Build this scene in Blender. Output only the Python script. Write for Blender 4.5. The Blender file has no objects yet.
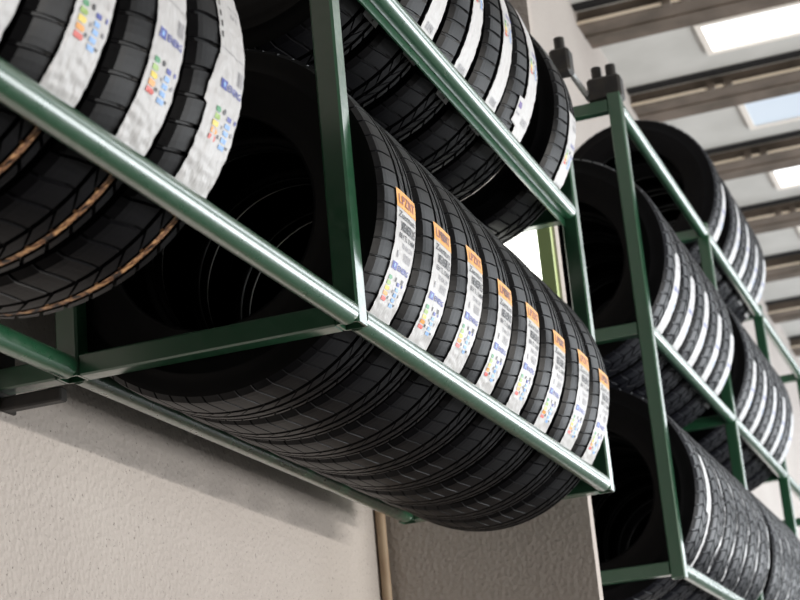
import bpy, math, random
from mathutils import Matrix, Vector, noise
R = math.radians
random.seed(7)
col = bpy.context.scene.collection
sc = bpy.context.scene

# ------------------------------------------------------------------ helpers
def link(o, parent=None):
    col.objects.link(o)
    if parent: o.parent = parent
    return o

def tag(o, label=None, cat=None, group=None, kind=None):
    if label: o['label'] = label
    if cat: o['category'] = cat
    if group: o['group'] = group
    if kind: o['kind'] = kind
    return o

def empty(name, loc=(0, 0, 0)):
    o = bpy.data.objects.new(name, None)
    o.location = loc; o.empty_display_size = .1
    return link(o)

class MB:
    """collects faces; build() links them as one mesh object"""
    def __init__(s): s.v = []; s.f = []; s.m = []; s.sm = []
    def add(s, vs, fs, mi=0, smooth=False):
        b = len(s.v); s.v += [tuple(p) for p in vs]
        s.f += [tuple(i + b for i in f) for f in fs]
        s.m += [mi] * len(fs); s.sm += [smooth] * len(fs)
    def box(s, x0, x1, y0, y1, z0, z1, mi=0, bev=0.0):
        if bev <= 0:
            vs = [(x, y, z) for x in (x0, x1) for y in (y0, y1) for z in (z0, z1)]
            s.add(vs, [(0, 1, 3, 2), (4, 6, 7, 5), (0, 4, 5, 1), (2, 3, 7, 6), (0, 2, 6, 4), (1, 5, 7, 3)], mi)
            return
        vs = []; idx = {}
        for i, x in enumerate((x0, x1)):
            for j, y in enumerate((y0, y1)):
                for k, z in enumerate((z0, z1)):
                    sx, sy, sz = (bev if i == 0 else -bev), (bev if j == 0 else -bev), (bev if k == 0 else -bev)
                    idx[i, j, k, 0] = len(vs); vs.append((x, y + sy, z + sz))
                    idx[i, j, k, 1] = len(vs); vs.append((x + sx, y, z + sz))
                    idx[i, j, k, 2] = len(vs); vs.append((x + sx, y + sy, z))
        fs = []
        for a in (0, 1):
            fs.append([idx[a, 0, 0, 0], idx[a, 0, 1, 0], idx[a, 1, 1, 0], idx[a, 1, 0, 0]][::1 if a == 0 else -1])
            fs.append([idx[0, a, 0, 1], idx[1, a, 0, 1], idx[1, a, 1, 1], idx[0, a, 1, 1]][::1 if a == 0 else -1])
            fs.append([idx[0, 0, a, 2], idx[0, 1, a, 2], idx[1, 1, a, 2], idx[1, 0, a, 2]][::1 if a == 0 else -1])
        for a in (0, 1):
            for b in (0, 1):
                fs.append([idx[a, b, 0, 0], idx[a, b, 1, 0], idx[a, b, 1, 1], idx[a, b, 0, 1]])
                fs.append([idx[a, 0, b, 0], idx[a, 1, b, 0], idx[a, 1, b, 2], idx[a, 0, b, 2]])
                fs.append([idx[0, a, b, 1], idx[1, a, b, 1], idx[1, a, b, 2], idx[0, a, b, 2]])
                for c in (0, 1): fs.append([idx[a, b, c, 0], idx[a, b, c, 1], idx[a, b, c, 2]])
        s.add(vs, fs, mi)
    def tube(s, p, q, r, n=32, r_in=None, mi=0):
        p = Vector(p); q = Vector(q); d = (q - p).normalized()
        a = d.orthogonal().normalized(); b = d.cross(a)
        ring = lambda c, rr: [c + (a * math.cos(2 * math.pi * i / n) + b * math.sin(2 * math.pi * i / n)) * rr for i in range(n)]
        vs = ring(p, r) + ring(q, r)
        s.add(vs, [(i, (i + 1) % n, n + (i + 1) % n, n + i) for i in range(n)], mi, True)
        if r_in is None:
            s.add(ring(p, r), [tuple(range(n))[::-1]], mi); s.add(ring(q, r), [tuple(range(n))], mi)
        else:
            s.add(ring(p, r_in) + ring(q, r_in), [(i, n + i, n + (i + 1) % n, (i + 1) % n) for i in range(n)], mi, True)
            for c in (p, q):
                s.add(ring(c, r) + ring(c, r_in), [(i, (i + 1) % n, n + (i + 1) % n, n + i) for i in range(n)], mi)
    def build(s, name, mats, parent=None, fix=True):
        me = bpy.data.meshes.new(name)
        me.from_pydata(s.v, [], s.f)
        for m in (mats if isinstance(mats, (list, tuple)) else [mats]): me.materials.append(m)
        me.polygons.foreach_set('material_index', s.m)
        me.polygons.foreach_set('use_smooth', s.sm)
        if fix:
            import bmesh
            bm = bmesh.new(); bm.from_mesh(me)
            bmesh.ops.remove_doubles(bm, verts=bm.verts, dist=1e-6)
            bmesh.ops.recalc_face_normals(bm, faces=bm.faces)
            bm.to_mesh(me); bm.free()
        me.update()
        me.set_sharp_from_angle(angle=R(35))
        return link(bpy.data.objects.new(name, me), parent)

# ------------------------------------------------------------------ materials
def mat(name, base, rough=.5, spec=.5, metal=0., coat=0., emis=None, estr=0.):
    m = bpy.data.materials.new(name); m.use_nodes = True
    b = m.node_tree.nodes['Principled BSDF']
    b.inputs['Base Color'].default_value = (*base, 1)
    b.inputs['Roughness'].default_value = rough
    b.inputs['Specular IOR Level'].default_value = spec
    b.inputs['Metallic'].default_value = metal
    b.inputs['Coat Weight'].default_value = coat
    if emis:
        b.inputs['Emission Color'].default_value = (*emis, 1); b.inputs['Emission Strength'].default_value = estr
    return m, m.node_tree.nodes, m.node_tree.links, b

def nn(nodes, t, **kw):
    n = nodes.new(t)
    for k, v in kw.items():
        if k in n.inputs: n.inputs[k].default_value = v
        else: setattr(n, k, v)
    return n

def ramp(nodes, stops):
    r = nodes.new('ShaderNodeValToRGB')
    e = r.color_ramp.elements
    while len(e) < len(stops): e.new(.5)
    for k, (p, c) in zip(e, stops): k.position = p; k.color = (*c, 1) if len(c) == 3 else c
    return r

def noisy(name, c1, c2, scale, rough=.6, bump=0., bscale=None, detail=6, spec=.5, dist=.01, **kw):
    m, N, L, b = mat(name, c1, rough, spec, **kw)
    tc = N.new('ShaderNodeTexCoord')
    n1 = nn(N, 'ShaderNodeTexNoise', Scale=scale, Detail=detail)
    L.new(tc.outputs['Object'], n1.inputs['Vector'])
    r = ramp(N, [(.35, c1), (.65, c2)])
    L.new(n1.outputs['Fac'], r.inputs['Fac']); L.new(r.outputs['Color'], b.inputs['Base Color'])
    if bump:
        n2 = nn(N, 'ShaderNodeTexNoise', Scale=bscale or scale * 8, Detail=5)
        L.new(tc.outputs['Object'], n2.inputs['Vector'])
        bp = nn(N, 'ShaderNodeBump', Strength=bump, Distance=dist)
        L.new(n2.outputs['Fac'], bp.inputs['Height']); L.new(bp.outputs['Normal'], b.inputs['Normal'])
    return m

# green gloss paint, worn by tyres sliding over it
def paint(name, c, wear, rough):
    m, N, L, b = mat(name, c, rough, .7, coat=1.)
    b.inputs['Coat Roughness'].default_value = .2; b.inputs['Coat IOR'].default_value = 1.65
    tc = N.new('ShaderNodeTexCoord')
    mp = nn(N, 'ShaderNodeMapping'); mp.inputs['Scale'].default_value = (1.2, 6, 6)
    L.new(tc.outputs['Object'], mp.inputs['Vector'])
    n1 = nn(N, 'ShaderNodeTexNoise', Scale=9., Detail=9, Roughness=.7)
    L.new(mp.outputs['Vector'], n1.inputs['Vector'])
    r = ramp(N, [(.0, c), (1 - wear, c), (1 - wear + .12, (.23, .27, .23))])
    L.new(n1.outputs['Fac'], r.inputs['Fac'])
    L.new(r.outputs['Color'], b.inputs['Base Color'])
    n2 = nn(N, 'ShaderNodeTexNoise', Scale=60., Detail=3)
    L.new(tc.outputs['Object'], n2.inputs['Vector'])
    r2 = ramp(N, [(.3, (rough * .8,) * 3), (.7, (rough * 1.35,) * 3)])
    L.new(n2.outputs['Fac'], r2.inputs['Fac']); L.new(r2.outputs['Color'], b.inputs['Roughness'])
    n3 = nn(N, 'ShaderNodeTexNoise', Scale=45., Detail=4)
    L.new(tc.outputs['Object'], n3.inputs['Vector'])
    bp = nn(N, 'ShaderNodeBump', Strength=.05, Distance=.001)
    L.new(n3.outputs['Fac'], bp.inputs['Height']); L.new(bp.outputs['Normal'], b.inputs['Normal'])
    return m

GREEN = (.016, .085, .040)
M_rail = paint('green_rail_paint', GREEN, .34, .32)
M_post = paint('green_post_paint', GREEN, .32, .36)
M_black = noisy('blackened_steel', (.012, .012, .013), (.03, .026, .022), 30, .55)
M_steel = noisy('bare_steel', (.45, .45, .46), (.6, .6, .6), 40, .35, metal=.8)

def rubber(name, c, rough, spec=.45):
    m = noisy(name, c, tuple(x * 1.35 + .001 for x in c), 14, rough, bump=.10, bscale=160, spec=spec, dist=.0015)
    return m
M_tread = rubber('tread_rubber', (.0020, .0020, .0028), .40, .13)
M_side = rubber('sidewall_rubber', (.0012, .0012, .0018), .5, .12)
M_liner = rubber('liner_rubber', (.0025, .0025, .003), .75, .15)
M_tread2 = rubber('tread_rubber_skylit', (.0036, .0040, .0066), .42, .16)  # far-rack tread, lighter and bluer: sky reflection put into the rubber colour
# gold factory colour line in the tread, broken up
M_gold, N, L, b = mat('gold_tread_paint', (.4, .2, .08), .5)
tc = N.new('ShaderNodeTexCoord'); n1 = nn(N, 'ShaderNodeTexNoise', Scale=85., Detail=4)
L.new(tc.outputs['Object'], n1.inputs['Vector'])
r = ramp(N, [(.40, (.015, .010, .008)), (.50, (.22, .10, .045)), (.62, (.55, .31, .14))])
L.new(n1.outputs['Fac'], r.inputs['Fac']); L.new(r.outputs['Color'], b.inputs['Base Color'])

def film(name, c, sc_=55., strength=.28):
    m, N, L, b = mat(name, c, .38, .4)
    tc = N.new('ShaderNodeTexCoord')
    mp = nn(N, 'ShaderNodeMapping'); mp.inputs['Scale'].default_value = (2.2, .8, .8)
    L.new(tc.outputs['Object'], mp.inputs['Vector'])
    n1 = nn(N, 'ShaderNodeTexNoise', Scale=sc_, Detail=3, Distortion=.6)
    L.new(mp.outputs['Vector'], n1.inputs['Vector'])
    bp = nn(N, 'ShaderNodeBump', Strength=strength, Distance=.006)
    L.new(n1.outputs['Fac'], bp.inputs['Height']); L.new(bp.outputs['Normal'], b.inputs['Normal'])
    return m
M_film = film('label_film', (.52, .52, .53))
M_film2 = film('label_film_plain', (.55, .56, .58), 40, .3)
ink = lambda n, c: mat(n, c, .4)[0]
M_orange = film('label_orange', (.80, .37, .055), 55, .2)
M_ink = ink('ink_black', (.03, .03, .035)); M_grey = ink('ink_grey', (.30, .30, .33))
M_blue = ink('ink_blue', (.05, .07, .36)); M_sky = ink('ink_pale_blue', (.22, .42, .78))
M_cols = [ink('ink_green', (.06, .30, .13)), ink('ink_lime', (.30, .48, .10)), ink('ink_yellow', (.80, .62, .06)),
          ink('ink_amber', (.78, .33, .04)), ink('ink_red', (.62, .07, .05))]
M_white = ink('ink_white', (.85, .80, .74)); M_maroon = ink('ink_maroon', (.30, .06, .04)); M_purple = ink('ink_violet', (.10, .06, .25))
INKS = [M_film, M_orange, M_ink, M_grey, M_blue, M_sky] + M_cols + [M_white, M_maroon, M_purple, M_film2]

# rough painted plaster
M_wall, N, L, b = mat('rough_plaster', (.5, .46, .42), .85, .25)
tc = N.new('ShaderNodeTexCoord')
n1 = nn(N, 'ShaderNodeTexNoise', Scale=1.6, Detail=5); n2 = nn(N, 'ShaderNodeTexNoise', Scale=120., Detail=7, Roughness=.65)
n3 = nn(N, 'ShaderNodeTexVoronoi', Scale=70.)
for n in (n1, n2, n3): L.new(tc.outputs['Object'], n.inputs['Vector'])
r1 = ramp(N, [(.3, (.45, .41, .385)), (.7, (.52, .48, .45))])
L.new(n1.outputs['Fac'], r1.inputs['Fac'])
r2 = ramp(N, [(.30, (.30, .29, .28)), (.40, (1, 1, 1))])
L.new(n2.outputs['Fac'], r2.inputs['Fac'])
mx = nn(N, 'ShaderNodeMix', data_type='RGBA', blend_type='MULTIPLY'); mx.inputs['Factor'].default_value = .8
L.new(r1.outputs['Color'], mx.inputs['A']); L.new(r2.outputs['Color'], mx.inputs['B'])
L.new(mx.outputs['Result'], b.inputs['Base Color'])
ad = nn(N, 'ShaderNodeMath', operation='ADD'); L.new(n2.outputs['Fac'], ad.inputs[0]); L.new(n3.outputs['Distance'], ad.inputs[1])
bp = nn(N, 'ShaderNodeBump', Strength=.55, Distance=.006)
L.new(ad.outputs[0], bp.inputs['Height']); L.new(bp.outputs['Normal'], b.inputs['Normal'])

M_shed = noisy('dark_shed_wall', (.06, .06, .058), (.09, .088, .085), 1.5, .8)
M_floor = noisy('worn_concrete', (.05, .048, .045), (.085, .08, .075), 1.2, .6, bump=.2, bscale=30)
M_panel = noisy('white_ceiling_panel', (.52, .52, .50), (.62, .62, .60), 2.5, .45, bump=.05, bscale=12)
M_beam = noisy('brown_beam', (.085, .066, .05), (.16, .125, .10), 5, .6, bump=.2, bscale=40)
M_lip = noisy('beam_lip', (.68, .58, .45), (.78, .68, .55), 6, .5)
M_dark = mat('dark_gap', (.01, .01, .011), .8)[0]
M_frame = mat('yellow_green_frame', (.50, .60, .28), .5)[0]
M_sillgrey = mat('grey_frame', (.45, .46, .44), .5)[0]
M_skyA = mat('skylight_pane_hazy', (.2, .22, .24), .2, emis=(.72, .85, 1.), estr=.62)[0]
M_skyB = mat('skylight_pane_bright', (.3, .3, .3), .2, emis=(.95, .98, 1.), estr=2.2)[0]
M_glow = mat('panel_glow', (.8, .8, .8), .4, emis=(1., 1., .94), estr=2.6)[0]

# ------------------------------------------------------------------ dimensions (metres; X runs along the wall, Y into the wall)
YF, YB, YW = .98, 1.49, 1.635
TUBE = .021
YC, HG = (YF + YB) / 2, (YB - YF) / 2
zc_of = lambda z, r: z + math.sqrt((r + TUBE + .0005) ** 2 - HG * HG)

# ------------------------------------------------------------------ tyres
def tyre_meshes(key, Rt, hw, grooves, npitch, slot, gold=None, treadmat=None, deep=.0035, depth=.0075):
    """returns {part: mesh}; local frame: axis = X (far side +X), angle 0 faces the room (-Y), positive is up"""
    pt = lambda x, r, a: (x, -r * math.cos(a), r * math.sin(a))
    # across samples: s in -1..1
    edges = [-1.] + [e for g in grooves for e in g] + [1.]
    ribs = [(edges[i], edges[i + 1]) for i in range(0, len(edges), 2)]
    S = []                                   # (s, rib index or None, in groove)
    for k, (a, c) in enumerate(ribs):
        n = max(2, int((c - a) / .13))
        for i in range(n + 1): S.append((a + (c - a) * i / n, k, False))
        if k < len(ribs) - 1:
            g = grooves[k]; w = (g[1] - g[0]) * .16
            S.append((g[0] + w, k, True)); S.append((g[1] - w, k + 1, True))
    fr = (0., .28, .56, 1 - slot - .05, 1 - slot, .97)
    ang = [(p + f, i in (4, 5)) for p in range(npitch) for i, f in enumerate(fr)]
    slants = [.55, -.9, .9, -.6, .7]; offs = [0., .37, .71, .18, .5]
    hwt = hw * .93
    V = []; F = []; MI = []
    nS, nA = len(S), len(ang)
    def crown(s):
        a = abs(s)
        return Rt - .0035 * a * a - (.008 * ((a - .8) / .2) ** 2 if a > .8 else 0)
    for (t, insl) in ang:
        for (s, k, ing) in S:
            rib = ribs[k]; mid = (s - rib[0])
            sl = slants[k % 5]
            if k == 0: sh = .35 * math.sin((s + 1) * 1.6)
            else: sh = sl * mid / max(.1, rib[1] - rib[0]) * .8 + offs[k % 5]
            rr = crown(s)
            if ing: rr -= depth
            elif insl:
                # slots cut the outer shoulder fully, the inner ribs only part of the way across
                if k == 0: rr -= deep if s < rib[1] - .03 else 0
                elif k == len(ribs) - 1: rr -= deep * 1.4
                else: rr -= deep * .9 if mid < (rib[1] - rib[0]) * .75 else 0
            V.append(pt(s * hwt, rr, (t + sh) * 2 * math.pi / npitch))
    for i in range(nA):
        i2 = (i + 1) % nA
        for j in range(nS - 1):
            F.append((i * nS + j, i * nS + j + 1, i2 * nS + j + 1, i2 * nS + j))
            sm = (S[j][0] + S[j + 1][0]) / 2
            ok = gold and gold[0] < sm < gold[1] and not (S[j][2] or S[j + 1][2]) and not (ang[i][1] and ang[i2][1])
            MI.append(1 if ok else 0)
    def mk(name, V, F, mats, MI=None, smooth=False):
        me = bpy.data.meshes.new(name); me.from_pydata(V, [], F)
        for m in mats: me.materials.append(m)
        if MI: me.polygons.foreach_set('material_index', MI)
        me.polygons.foreach_set('use_smooth', [smooth] * len(F))
        me.update(); return me
    out = {'tread': mk(key + '_tread', V, F, [treadmat or M_tread, M_gold], MI)}
    def lathe(name, prof, mats, n=128, mod=None):
        V = []; F = []
        for i in range(n):
            a = 2 * math.pi * i / n
            for j, (x, rr) in enumerate(prof):
                V.append(pt(x, rr + (mod(j, i) if mod else 0), a))
        m = len(prof)
        for i in range(n):
            for j in range(m - 1): F.append((i * m + j, i * m + j + 1, ((i + 1) % n) * m + j + 1, ((i + 1) % n) * m + j))
        return mk(name, V, F, mats, None, True)
    rb = Rt * .605
    sh_r = crown(1.)
    side = [(hw * .72, rb + .012), (hw * .74, rb), (hw * .86, rb - .002), (hw * .90, rb + .006), (hw * .91, rb + .016), (hw * .935, rb + .020), (hw * .95, rb + .032),
            (hw * .99, rb + .05), (hw * 1., Rt * .79), (hw * .992, Rt * .835), (hw * .998, Rt * .84), (hw * .998, Rt * .85), (hw * .985, Rt * .856),
            (hw * .965, Rt * .90), (hw * .95, Rt * .93), (hw * .945, sh_r - .006), (hwt, sh_r)]
    for sg, nm in ((-1, 'near'), (1, 'far')):
        out['side_' + nm] = lathe(key + '_side_' + nm, [(x * sg, r_) for x, r_ in side], [M_side])
    ri = Rt - .018
    lin = [(-hw * .72, rb + .012), (-hw * .84, rb + .05), (-hw * .9, Rt * .8), (-hw * .86, Rt * .89), (-hw * .6, ri - .004), (0, ri),
           (hw * .6, ri - .004), (hw * .86, Rt * .89), (hw * .9, Rt * .8), (hw * .84, rb + .05), (hw * .72, rb + .012)]
    out['liner'] = lathe(key + '_liner', lin, [M_liner], 96)
    return out

# ------------------------------------------------------------------ printed labels wrapped round the tread
_glyph = {}
def text_geo(txt, bold=0.0, shear=0.0):
    k = (txt, bold, shear)
    if k not in _glyph:
        cu = bpy.data.curves.new('lettering', 'FONT'); cu.body = txt; cu.size = 1; cu.offset = bold; cu.shear = shear
        cu.resolution_u = 2; cu.fill_mode = 'FRONT'
        o = bpy.data.objects.new('lettering', cu); col.objects.link(o)
        dg = bpy.context.evaluated_depsgraph_get(); dg.update()
        me = bpy.data.meshes.new_from_object(o.evaluated_get(dg))
        V = [(v.co.x, v.co.y) for v in me.vertices]; F = [tuple(p.vertices) for p in me.polygons]
        x0 = min(v[0] for v in V); x1 = max(v[0] for v in V); y1 = max(v[1] for v in V); y0 = min(0, min(v[1] for v in V))
        V = [((x - x0) / (x1 - x0), (y - y0) / (y1 - y0)) for x, y in V]
        _glyph[k] = (V, F)
        bpy.data.objects.remove(o); bpy.data.curves.remove(cu); bpy.data.meshes.remove(me)
    return _glyph[k]

class Label:
    """W wide (across the tread), H long (round the tread); u,v in mm from the top left corner"""
    def __init__(s, Rt, hw, x0, W, top, H, seed, wr=.0016, outline=None, film=0, lift=0.0012):
        s.Rt, s.hwt, s.x0, s.W, s.top, s.H, s.seed, s.wr, s.film, s.lift = Rt, hw * .93, x0, W, top, H, seed, wr, film, lift
        s.outline = outline or (lambda t: (0., 1.))
        s.mb = MB()
        nu, nv = 18, max(20, int(H * 1000 / 3))
        V = []
        for j in range(nv + 1):
            a, c = s.outline(j / nv)
            for i in range(nu + 1):
                u = a + (c - a) * i / nu
                ed = .010 * (noise.noise(Vector((j * .31, s.seed, 3.))) if i == 0 else noise.noise(Vector((j * .31, s.seed, 8.))) if i == nu else 0)
                V.append(s.pt((u + ed) * W * 1000, j / nv * H * 1000, 0))
        F = [(j * (nu + 1) + i, j * (nu + 1) + i + 1, (j + 1) * (nu + 1) + i + 1, (j + 1) * (nu + 1) + i) for j in range(nv) for i in range(nu)]
        s.mb.add(V, F, film, True)
    def pt(s, u, v, off):
        x = s.x0 + u / 1000
        ss = x / s.hwt; a_ = abs(ss)
        base = s.Rt - .0035 * min(1.1, a_) ** 2 - (.008 * ((min(1.15, a_) - .8) / .2) ** 2 if a_ > .8 else 0)
        n = noise.noise(Vector((u / 16, v / 11, s.seed * 7.3))) + .6 * noise.noise(Vector((u / 7, v / 22, s.seed * 3.1 + 5)))
        t = v / 1000 / s.H
        r = base + s.lift + max(0, s.wr * (1. + n) * (.35 + .9 * t)) + off
        th = s.top - v / 1000 / s.Rt
        return (x, -r * math.cos(th), r * math.sin(th))
    def rect(s, u, v, w, h, mi, off=.0006):
        n = max(1, int(w / 5)); m = max(1, int(h / 5))
        V = [s.pt(u + w * i / n, v + h * j / m, off) for j in range(m + 1) for i in range(n + 1)]
        s.mb.add(V, [(j * (n + 1) + i, j * (n + 1) + i + 1, (j + 1) * (n + 1) + i + 1, (j + 1) * (n + 1) + i) for j in range(m) for i in range(n)], mi)
    def poly(s, pts, mi, off=.0008):
        s.mb.add([s.pt(u, v, off) for u, v in pts], [tuple(range(len(pts)))], mi)
    def disc(s, u, v, r, mi, off=.0008):
        s.poly([(u + r * math.cos(k * math.pi / 6), v + r * math.sin(k * math.pi / 6)) for k in range(12)], mi, off)
    def text(s, t, u, v, w, h, mi, bold=0., shear=0., off=.001):
        V, F = text_geo(t, bold, shear)
        s.mb.add([s.pt(u + x * w, v + (1 - y) * h, off) for x, y in V], F, mi)
    def energy(s, v0, sc_=1., left=10, right=48):
        # arrows of the energy scale, blue wet-grip blocks, small pictograms
        for k in range(5):
            vv = v0 + k * 8.5 * sc_; l = (10 + 1.6 * k) * sc_
            s.poly([(left, vv), (left + l, vv), (left + l + 3, vv + 3.2 * sc_), (left + l, vv + 6.4 * sc_), (left, vv + 6.4 * sc_)], 6 + k)
        for k in range(5):
            vv = v0 + 4 + k * 8.5 * sc_
            s.rect(right, vv, (11 + 1. * k) * sc_, 5.6 * sc_, 4 if k < 1 else 5, .0008)
        s.disc(right - 10, v0 + 2, 4, 2); s.disc(right - 6, v0 + 22, 3, 3); s.disc(right + 22 * sc_, v0 + 6, 3.4, 4); s.disc(right + 22 * sc_, v0 + 24, 3.4, 3)
        s.rect(left + 22, v0 + 30 * sc_, 6, 5, 2); s.rect(right + 18, v0 + 36 * sc_, 8, 4, 2)
    def eu(s, v, u=12, w=60):
        s.rect(u, v, w * .27, 13, 4, .0008)
        s.disc(u + w * .13, v + 6.5, 3.6, 5, .0012)
        s.text('ENERG', u + w * .33, v + 2, w * .62, 9.5, 4, .02)
    def barcode(s, u, v, w, h, mi=3):
        x = 0; k = 0
        while x < w:
            d = (1.1, 2.0, .8, 1.5, 2.4, .9)[k % 6]
            if k % 2 == 0: s.rect(u + x, v, min(d, w - x), h, mi, .0008)
            x += d; k += 1
    def mesh(s, name):
        me = bpy.data.meshes.new(name); me.from_pydata(s.mb.v, [], s.mb.f)
        for m in INKS: me.materials.append(m)
        me.polygons.foreach_set('material_index', s.mb.m); me.polygons.foreach_set('use_smooth', s.mb.sm)
        me.update(); return me

def label_orange(Rt, hw, seed, top=0.035, H=.252):
    W = .098
    L_ = Label(Rt, hw, -.029, W, top, H, seed, .0012)
    w = W * 1000
    L_.rect(.2, .2, w - .4, 33, 1, .0007)
    L_.text('LPZRT', w * .10, 9, w * .80, 17, 12, .02, off=.0016)
    if seed % 2 == 0: L_.text('PZR', w * .34, 11, w * .42, 13, 2, .01, off=.0019)
    L_.text('Zuentum', w * .06, 38, w * .86, 12, 2, .01, .3)
    L_.text('185/65R15', w * .22, 54, w * .72, 17, 2, .03)
    L_.text('88H TL 10 MM', w * .16, 75, w * .78, 9.5, 2, .01)
    L_.text('70 KA 219', w * .36, 90, w * .54, 8.5, 3, .02)
    L_.barcode(w * .50, 104, w * .36, 14)
    L_.rect(w * .20, 106, 6, 11, 3, .0008)
    L_.eu(126, w * .10, w * .84)
    L_.energy(150, 1.1, w * .12, w * .54)
    L_.rect(w * .70, 146, 10, 8, 2, .0008)
    return L_.mesh('label_orange')

def label_near(Rt, hw, seed, torn=False):
    W = hw * .93 * 1.02
    def outl(t):
        if torn and t > .50: return (-.02 - .22 * min(1., (t - .50) / .12) * (1. if t < .68 else .6), 1 - .1 * max(0, t - .8))
        return (0., 1 - .5 * max(0, t - .8))
    L_ = Label(Rt, hw, -.012, W + .012, R(30), .415, seed, .0016, outl)
    w = W * 1000
    L_.text('XL 94V 205/55R16', w * .10, 60, w * .8, 12, 2, .01)
    for k in range(5): L_.rect(w * .07, 108 + k * 16, 4, 9, 2)
    L_.text('www.tyre 0714', w * .42, 120, w * .5, 7, 3)
    L_.text('KA 81', w * .5, 133, w * .3, 7, 3)
    L_.barcode(w * .68, 212, w * .26, 20)
    L_.rect(w * .02, 196, w * .96, .8, 3, .0008)
    L_.eu(238, w * .12, w * .82)
    L_.energy(276, 1.15, w * .14, w * .56)
    return L_.mesh('label_energy')

def label_upper(Rt, hw, seed, top, H, flap=False):
    W = hw * .93 * .92
    def outl(t):
        if flap and .70 < t < .88: return (-.42, 1.)
        return (0., 1.)
    L_ = Label(Rt, hw, .003, W, top, H, seed, .0014, outl)
    w = W * 1000; h = H * 1000
    L_.text('215/60R16', w * .3, 10, w * .6, 9, 3, .01)
    L_.barcode(w * .35, 26, w * .45, 14)
    for v0 in (h * .32,):
        L_.rect(w * .04, v0, w * .24, 12, 14); L_.text('ENERG', w * .34, v0 + 2, w * .5, 9, 4, .02)
        L_.energy(v0 + 24, .9, w * .12, w * .56)
    L_.barcode(w * .2, h * .80, w * .5, 16)
    if flap: L_.rect(-w * .34, h * .73, w * .26, 14, 13, .0009); L_.rect(-w * .34, h * .80, w * .26, 5, 3, .0009)
    L_.rect(w * .48, h - 9, 7, 6, 2, .0012)
    return L_.mesh('label_upper')

def label_plain(Rt, hw, seed, top, H, W0=.50, torn=0):
    tw = hw * .93
    def outl(t):
        a, c = 0., 1.
        if torn == 1:                              # wide rag on top, narrow strip below
            a = 0. if t < .5 else .45
            c = 1. - .25 * (1 - t if t < .3 else .7)
        elif torn == 2:                            # thin shreds
            a = .5 + .25 * math.sin(t * 9 + seed); c = a + .16 + .13 * math.sin(t * 23 + seed)
        if t < .06: a += (.06 - t) * 3; 
        return a, c
    L_ = Label(Rt, hw, tw * (.97 - 2 * W0), tw * 2 * W0, top, H, seed, .0012, outl, film=15)
    w = L_.W * 1000; h = H * 1000
    if torn == 0:
        L_.text('175/70R13', w * .2, 14, w * .6, 8, 3, .01); L_.barcode(w * .3, 40, w * .4, 9)
        L_.eu(h * .38, w * .18, w * .66)
        for k in range(4): L_.rect(w * .2 + k, h * .55 + k * 8, w * .2, 4, 3); L_.rect(w * .6, h * .55 + k * 8, w * .14, 4, 5)
    return L_.mesh('label_plain')

def place_tyre(meshes, x, r_z, label_mesh, text, group, label_desc=None, extra=()):
    root = empty('car_tyre', (x, YC, r_z))
    tag(root, text, 'tyre', group)
    for nm, k in (('tread', 'tread'), ('sidewall', 'side_near'), ('sidewall', 'side_far'), ('inner_liner', 'liner')):
        link(bpy.data.objects.new(nm, meshes[k]), root)
    if label_mesh:
        o = link(bpy.data.objects.new('paper_label', label_mesh), root)
        if label_desc: o['label'] = label_desc
    for nm, me, lb in extra:
        o = link(bpy.data.objects.new(nm, me), root)
        if lb: o['label'] = lb
    return root

ORD = ['first', 'second', 'third', 'fourth', 'fifth', 'sixth', 'seventh', 'eighth']
ZL, ZU = .875, 1.58                       # rail heights of the wall rack
Z2 = (.77, 1.478, 2.19)                   # rail heights of the far rack
GA = ((-.13, .01), (.25, .39), (.60, .72))

# row A: eight tyres behind orange-topped labels
RA, HA = .320, .095
mA = tyre_meshes('row_tyre', RA, HA, GA, 64, .07)
labA = [label_orange(RA, HA, k) for k in (1, 2, 3, 4)]
for i, xc in enumerate((2.801, 2.993, 3.186, 3.381, 3.582, 3.790, 4.003, 4.197)):
    t = place_tyre(mA, xc, zc_of(ZL, RA), labA[i % 4],
        ('tyre right behind the middle green post, orange-topped paper label on its tread' if i == 0 else
         'black tyre with orange-topped label, last before the corner where the lower rail ends' if i == 7 else
         'black tyre with orange-topped label, %s along the lower shelf from the middle green post' % ORD[i]),
        'tyres with orange-topped labels on the lower shelf', 'white label with orange header and coloured energy scale')
    t.rotation_euler = (R((0, .4, -1.8, .5, -.4, 1., -.2, .2)[i]), 0, 0)

# row B: near bay, gold line round the tread
RB, HB = .325, .0875
mB = tyre_meshes('striped_tyre', RB, HB, ((-.10, .02), (.32, .40), (.56, .66)), 52, .12, gold=(.40, .56), deep=.005)
labB = [label_near(RB, HB, 11), label_near(RB, HB, 12, True), label_near(RB, HB, 13)]
for i, xc in enumerate((2.083, 1.904, 1.725, 1.546, 1.367)):
    place_tyre(mB, xc, zc_of(ZL, RB), labB[(1, 0, 2, 0, 2)[i]],
        'gold-striped tyre %s' % ('beside the empty gap before the middle post, label torn at its side' if i == 0 else
         'with energy label, %s back from the gap before the middle post' % ORD[i]),
        'gold-lined tyres on the near lower shelf', 'white energy label, crumpled')

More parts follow.
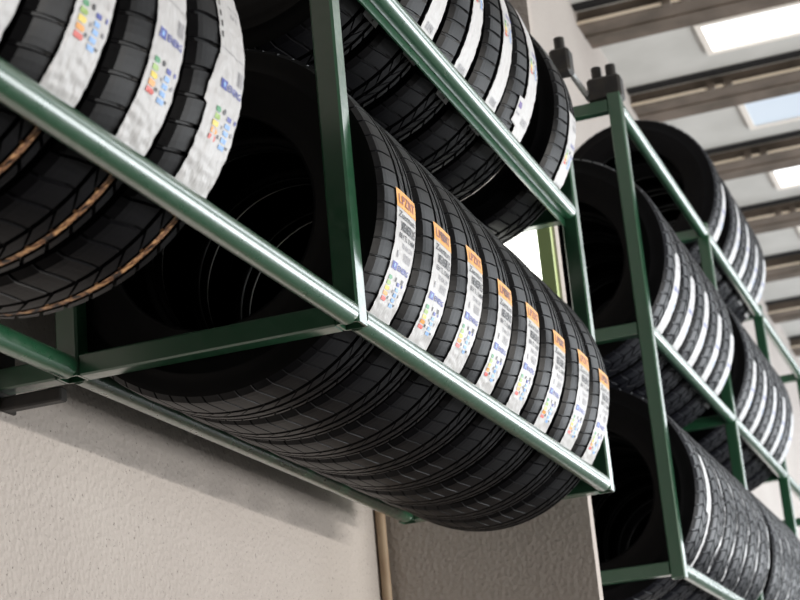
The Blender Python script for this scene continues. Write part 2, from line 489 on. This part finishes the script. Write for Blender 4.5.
# row C: upper shelf of the wall rack
RC, HC = .320, .098
mC = tyre_meshes('shelf_tyre', RC, HC, GA, 60, .14, deep=.0045)
zC = zc_of(ZU, RC)
labC = {0: label_upper(RC, HC, 21, R(-3), R(41) * RC), 1: label_upper(RC, HC, 22, R(22), R(63) * RC, True),
        2: label_upper(RC, HC, 23, R(28), R(76) * RC), 3: label_upper(RC, HC, 24, R(26), R(75) * RC)}
def mark_mesh():
    L_ = Label(RC, HC, HC * .93 * .83, .020, R(-47), R(27) * RC, 31, .0008, None, film=11)  # thin raised cream strip low on the far shoulder
    return L_.mesh('cream_strip')
pm = mark_mesh()
txtC = ['upper-shelf tyre standing apart at the rail end, narrow white label facing out',
        'upper-shelf tyre with a folded paper flap beside its label, bordering the gap in its row',
        'upper-shelf tyre with white label, second back from the gap in its row',
        'upper-shelf tyre with white label, third back from the gap in its row',
        'upper-shelf tyre with white label, fourth back from the gap in its row',
        'upper-shelf tyre with white label, fifth back from the gap, nearest the middle post']
for i, xc in enumerate((4.205, 3.845, 3.640, 3.425, 3.212, 3.000)):
    place_tyre(mC, xc, zC, labC[(0, 1, 2, 3, 2, 3)[i]], txtC[i], 'tyres on the upper shelf of the wall rack', None,
               [('cream_strip', pm, 'cream strip on the shoulder')] if i == 1 else ())

# far rack rows
def far_row(key, z, Rt, hw, centres, group, texts, tops, H, torn=None, npitch=56):
    ms = tyre_meshes(key, Rt, hw, ((-.40, -.32), (.10, .18), (.55, .62)), npitch, .16, treadmat=M_tread2, deep=.005)
    labs = [label_plain(Rt, hw, 40 + k, R(tops[k % len(tops)]), H * Rt, .50 if not torn else .45, (torn[k % len(torn)] if torn else 0)) for k in range(len(centres))]
    for i, xc in enumerate(centres):
        place_tyre(ms, xc, zc_of(z, Rt), labs[i], texts(i), group)

far_row('middle_tyre', Z2[1], .345, .104, (5.325, 5.555, 5.785, 6.015, 6.245), 'tyres on the middle tier of the far rack, first bay',
        lambda i: 'middle-tier tyre with white label, %s' % ('open side showing behind the tall front post' if i == 0 else '%s in line behind the tall front post' % ORD[i]),
        (0, -2, 0, -3, -5), R(46))
far_row('far_tyre', Z2[1], .345, .104, (6.72, 6.96, 7.20, 7.435, 7.655), 'tyres on the middle tier of the far rack, second bay',
        lambda i: 'middle-tier tyre with white label past the second post, %s in its row' % ORD[i],
        (-3, 0, -2, -1, -5), R(44))
far_row('top_tyre', Z2[2], .322, .100, (6.745, 7.07, 7.29, 7.505, 7.70), 'tyres on the top tier of the far rack',
        lambda i: ('black top-tier tyre under the ceiling beams, its wide open side in view' if i == 0 else
                   'top-tier tyre with white label under the ceiling beams, %s in its row' % ORD[i]),
        (4, 8, 5, 0, -2), R(48))
far_row('bottom_tyre', Z2[0], .338, .104, (5.325, 5.555, 5.77, 5.985, 6.20, 6.415), 'tyres on the bottom tier of the far rack',
        lambda i: ('bottom-tier tyre with a ragged white label and wide open side' if i == 0 else
                   'bottom-tier tyre with white paper shreds, %s behind the ragged-label tyre' % ORD[i - 1]),
        (16, 20, 20, 18, 15, 20), R(60), torn=(1, 2, 2, 2, 2, 2))
far_row('end_tyre', Z2[0], .338, .104, (6.72, 6.93, 7.14, 7.35, 7.56), 'tyres on the bottom tier of the far rack, second bay',
        lambda i: 'bottom-tier tyre with pale label past the second post, %s in its row' % ORD[i],
        (16, 18, 15), R(60), torn=(2,))

# ------------------------------------------------------------------ racks
def sq_tube(mb, x0, x1, y0, y1, z0, z1, t=.004):
    """hollow square post, open at both ends"""
    o = [(x0, y0), (x1, y0), (x1, y1), (x0, y1)]; i_ = [(x0 + t, y0 + t), (x1 - t, y0 + t), (x1 - t, y1 - t), (x0 + t, y1 - t)]
    b = .004
    oo = []
    for k, (x, y) in enumerate(o):
        sx = b if x == x0 else -b; sy = b if y == y0 else -b
        oo += [(x, y + sy), (x + sx, y)] if k in (0, 2) else [(x + sx, y), (x, y + sy)]
    n = len(oo)
    ii = []
    for k in range(4): ii += [i_[k], i_[k]]
    V = [(x, y, z) for z in (z0, z1) for x, y in oo]
    mb.add(V, [(k, (k + 1) % n, n + (k + 1) % n, n + k) for k in range(n)])
    V = [(x, y, z) for z in (z0, z1) for x, y in ii]
    mb.add(V, [(k, n + k, n + (k + 1) % n, (k + 1) % n) for k in range(n) if ii[k] != ii[(k + 1) % n]])
    for z in (z0, z1):
        V = [(x, y, z) for x, y in oo] + [(x, y, z) for x, y in ii]
        mb.add(V, [(k, (k + 1) % n, n + (k + 1) % n, n + k) if ii[k] != ii[(k + 1) % n] else (k, (k + 1) % n, n + k) for k in range(n)])

PW = .042
def part(root, name, fn, m, label=None):
    mb = MB(); fn(mb); o = mb.build(name, m)
    o.parent = root
    o.matrix_parent_inverse = Matrix.Translation(-root.location)
    if label: o['label'] = label
    return o

def make_rack(root, posts, z0, z1, tiers, ends, lip_tiers=()):
    for i, px in enumerate(posts):
        for yc in (YF, YB):
            part(root, 'post', lambda mb: sq_tube(mb, px - PW / 2, px + PW / 2, yc - PW / 2 + (.001 if yc == YF else 0), yc + PW / 2, z0, z1), M_post)
        for z in tiers:
            part(root, 'crossbar', lambda mb: mb.box(px - PW / 2 + .002, px + PW / 2 - .002, YF + PW / 2, YB - PW / 2, z - .019, z + .019, bev=.003), M_post)
    segs = [(posts[i] + PW / 2, posts[i + 1] - PW / 2) for i in range(len(posts) - 1)]
    for z in tiers:
        for (a, c) in segs:
            for y in (YF, YB):
                part(root, 'rail', lambda mb: mb.tube((a, y, z), (c, y, z), TUBE, 40, .017), M_rail)
            if z in lip_tiers:
                part(root, 'rail_lip', lambda mb: mb.box(a, c, YF + .012, YF + .016, z - .040, z - .016), M_rail)

rackA = empty('tyre_rack', (2.683, YF, ZL))
tag(rackA, 'green welded two-shelf tyre rack bracketed to the plaster wall, holding the orange-labelled tyres', 'rack', 'green tyre racks')
PX1, PXE = 2.683, 4.369
make_rack(rackA, [1.02, PX1, PXE], ZL - .018, ZU + .30, [ZL, ZU], None, (ZU,))
for px in (1.02, PX1):
    def br(mb):
        mb.box(px - .02, px + .02, YB + PW / 2, YW - .008, ZL - .018, ZL + .020, bev=.003)
    part(rackA, 'wall_bracket', br, M_post)
    def pl(mb):
        mb.box(px - .03, px + .045, YW - .008, YW, ZL - .048, ZL + .075, bev=.002)
    part(rackA, 'wall_plate', pl, M_black)
    part(rackA, 'stub_bar', lambda mb: mb.box(px - .012, px + .012, YB + .018, YW - .008, ZL - .052, ZL - .028, bev=.003), M_black)

rackB = empty('tyre_rack', (5.185, YF, Z2[0]))
tag(rackB, 'taller green three-tier tyre rack reaching up to the ceiling beams', 'rack', 'green tyre racks')
PB = [5.185, 6.563, 7.79, 9.05]
make_rack(rackB, PB, Z2[0] - .03, Z2[2] + .035, list(Z2), None, ())
def tb(mb):
    mb.tube((4.93, 1.065, Z2[2] + .052), (5.22, 1.065, Z2[2] + .052), .0095, 16)
part(rackB, 'tie_rod', tb, M_steel, 'bare steel tie rod')
def clamp(x, y):
    def f(mb):
        mb.box(x - .03, x + .03, y - .03, y + .03, Z2[2] + .021, Z2[2] + .10, bev=.008)
        mb.tube((x, y, Z2[2] + .09), (x, y, Z2[2] + .14), .016, 12)
        mb.box(x - .012, x + .09, y - .014, y + .014, Z2[2] + .05, Z2[2] + .075, bev=.004)
    return f
for (x, y) in ((4.93, 1.075), (5.20, 1.03), (5.20, .985)): part(rackB, 'clamp', clamp(x, y), M_black)

# ------------------------------------------------------------------ building
FZ, CZ = -1.6, 3.88
X0, X1, Y0 = -4., 30., -5.
def struct(name, fn, m):
    mb = MB(); fn(mb); o = mb.build(name, m); return tag(o, kind='structure')
struct('wall_back', lambda mb: mb.box(X0, X1, YW, YW + .25, FZ, CZ + .4), M_wall)
struct('wall_left', lambda mb: mb.box(X0 - .25, X0, Y0, YW, FZ, CZ + .4), M_shed)
struct('wall_right', lambda mb: mb.box(X1, X1 + .25, Y0, YW, FZ, CZ + .4), M_shed)
struct('floor', lambda mb: mb.box(X0, X1, Y0, YW, FZ - .2, FZ), M_floor)
# window wall of the workshop, far up the room: piers, low apron and head
WZ0, WZ1, WX0, WX1 = -1.35, 1.9, 8.5, 28.
def front(mb):
    mb.box(X0, X1, Y0 - .25, Y0, FZ - .2, WZ0); mb.box(X0, X1, Y0 - .25, Y0, WZ1, CZ + .4)
    mb.box(X0, WX0, Y0 - .25, Y0, WZ0, WZ1); mb.box(WX1, X1, Y0 - .25, Y0, WZ0, WZ1)
    x = WX0 + 2
    while x < WX1: mb.box(x - .02, x + .02, Y0 - .15, Y0 - .1, WZ0, WZ1); x += 2.
struct('wall_front', front, M_shed)
struct('pillar', lambda mb: mb.box(4.55, 4.59, 1.068, YW, FZ, CZ), M_wall)

BX = [9.37 + 1.125 * k for k in range(-6, 14)]       # far lower edge of each beam
def ceil(mb): mb.box(X0, X1, Y0, YW, CZ, CZ + .15)
struct('ceiling', ceil, M_panel)
for k, bx in enumerate(BX):
    a = bx - .29
    def bm_(mb):
        mb.box(a, bx, Y0, YW, 3.80, 3.815, bev=.003)                 # bottom flange
        mb.box(a + .02, bx - .02, Y0, YW, 3.815, CZ)                 # web box
        mb.box(a - .014, a + .004, Y0, YW, 3.806, 3.818, 1)            # light lip
        mb.box(a + .13, a + .145, Y0, YW, 3.794, 3.802, 0)
        y = 1.2
        while y > Y0:
            mb.box(a - .03, a + .02, y - .02, y + .02, 3.798, 3.83, 0, .004)
            mb.box(a - .03, a + .02, y - .11, y - .07, 3.798, 3.83, 0, .004)
            y -= .62
        mb.box(a - .085, a - .02, Y0, YW, CZ - .012, CZ - .002, 2)     # dark joint before the beam
    struct('beam', bm_, [M_beam, M_lip, M_dark])
# skylights between the beams
for k, bx in enumerate(BX):
    bright = k != 6
    xa, xb = (bx + .17, bx + .50) if bright else (bx + .10, bx + .52)
    ya, yb = (.55, 1.12) if k == 7 else (.30, 1.10) if k == 6 else (.55, 1.12)
    for j in range(3):
        sy0, sy1 = ya - 1.9 * j, yb - 1.9 * j
        def fr(mb):
            for (p, q, r_, s) in ((xa - .03, xb + .03, sy0 - .03, sy0), (xa - .03, xb + .03, sy1, sy1 + .03), (xa - .03, xa, sy0, sy1), (xb, xb + .03, sy0, sy1)):
                mb.box(p, q, r_, s, CZ - .02, CZ + .0)
            mb.box(xa, xb, sy0, sy1, CZ - .008, CZ, 1)
        struct('window_skylight', fr, [M_white, M_skyB if bright else M_skyA])

# strip lamp on the pillar, pipe in its corner
panel = empty('wall_panel', (4.55, 1.30, 1.45))
tag(panel, 'glowing white upright strip lamp on the pillar between the two green racks', 'panel')
part(panel, 'glow_face', lambda mb: mb.box(4.528, 4.548, 1.112, 1.52, 1.04, 1.66, bev=.004), M_glow)  # emissive face for a bright upright strip of unclear kind
def fr(mb):
    
    for q in ((1.075, 1.111, 1.0, 1.70), (1.521, 1.55, 1.0, 1.70), (1.111, 1.521, 1.0, 1.039), (1.111, 1.521, 1.661, 1.70)): mb.box(4.524, 4.55, *q)
part(panel, 'frame', fr, M_frame, 'yellow-green frame')
pipe = MB(); pipe.tube((4.52, YW - .016, FZ), (4.52, YW - .016, CZ), .013, 16)
tag(pipe.build('pipe', noisy('tan_pipe', (.42, .30, .2), (.5, .38, .26), 8, .5)), 'thin tan pipe running down the wall corner under the lower rail', 'pipe')

# ------------------------------------------------------------------ light: daylight through the window wall and skylights, plus added low lights
def area(name, loc, rot, sx, sy, power, c=(1, 1, 1)):
    l = bpy.data.lights.new(name, 'AREA'); l.shape = 'RECTANGLE'; l.size = sx; l.size_y = sy; l.energy = power; l.color = c
    o = bpy.data.objects.new(name, l); o.location = loc; o.rotation_euler = rot; col.objects.link(o); return o
area('window_daylight', ((WX0 + WX1) / 2, Y0 + .02, (WZ0 + WZ1) / 2), (R(90), 0, 0), WX1 - WX0, WZ1 - WZ0, 1350, (.93, .97, 1.))
area('skylight_daylight', (18., -2.4, 3.74), (0, 0, 0), 20., 2.2, 520, (.90, .95, 1.))
# two unseen low lights, added to brighten the wall under the rack
area('added_low_light', (4.6, Y0 + .1, -1.0), (R(90), 0, 0), 4., .9, 250, (1., .97, .93))
area('added_low_light', (4.6, Y0 + .1, .34), (R(90), 0, 0), 3.0, .06, 230, (1., .95, .88))

w = bpy.data.worlds.new('daylight'); sc.world = w; w.use_nodes = True
bg = w.node_tree.nodes['Background']; bg.inputs['Color'].default_value = (.75, .85, 1., 1); bg.inputs['Strength'].default_value = .3

# ------------------------------------------------------------------ camera
cam = bpy.data.cameras.new('camera'); co = bpy.data.objects.new('camera', cam); col.objects.link(co)
Mr = ((0.3418084, -0.25200397, -0.90535132), (-0.9354518, -0.18347981, -0.30210112), (-0.08998301, 0.95017323, -0.29845251))
co.matrix_world = Matrix([list(r_) + [0] for r_ in Mr] + [[0, 0, 0, 1]])
cam.sensor_width = 36; cam.lens = 1849.95 / 800 * 36
cam.dof.use_dof = True; cam.dof.focus_distance = 3.35; cam.dof.aperture_fstop = 8.
cam.clip_start = .05
sc.camera = co
sc.view_settings.view_transform = 'Standard'; sc.view_settings.look = 'None'
sc.view_settings.gamma = 1; sc.view_settings.exposure = 0.0
sc.cycles.use_denoising = True
sc.cycles.max_bounces = 8
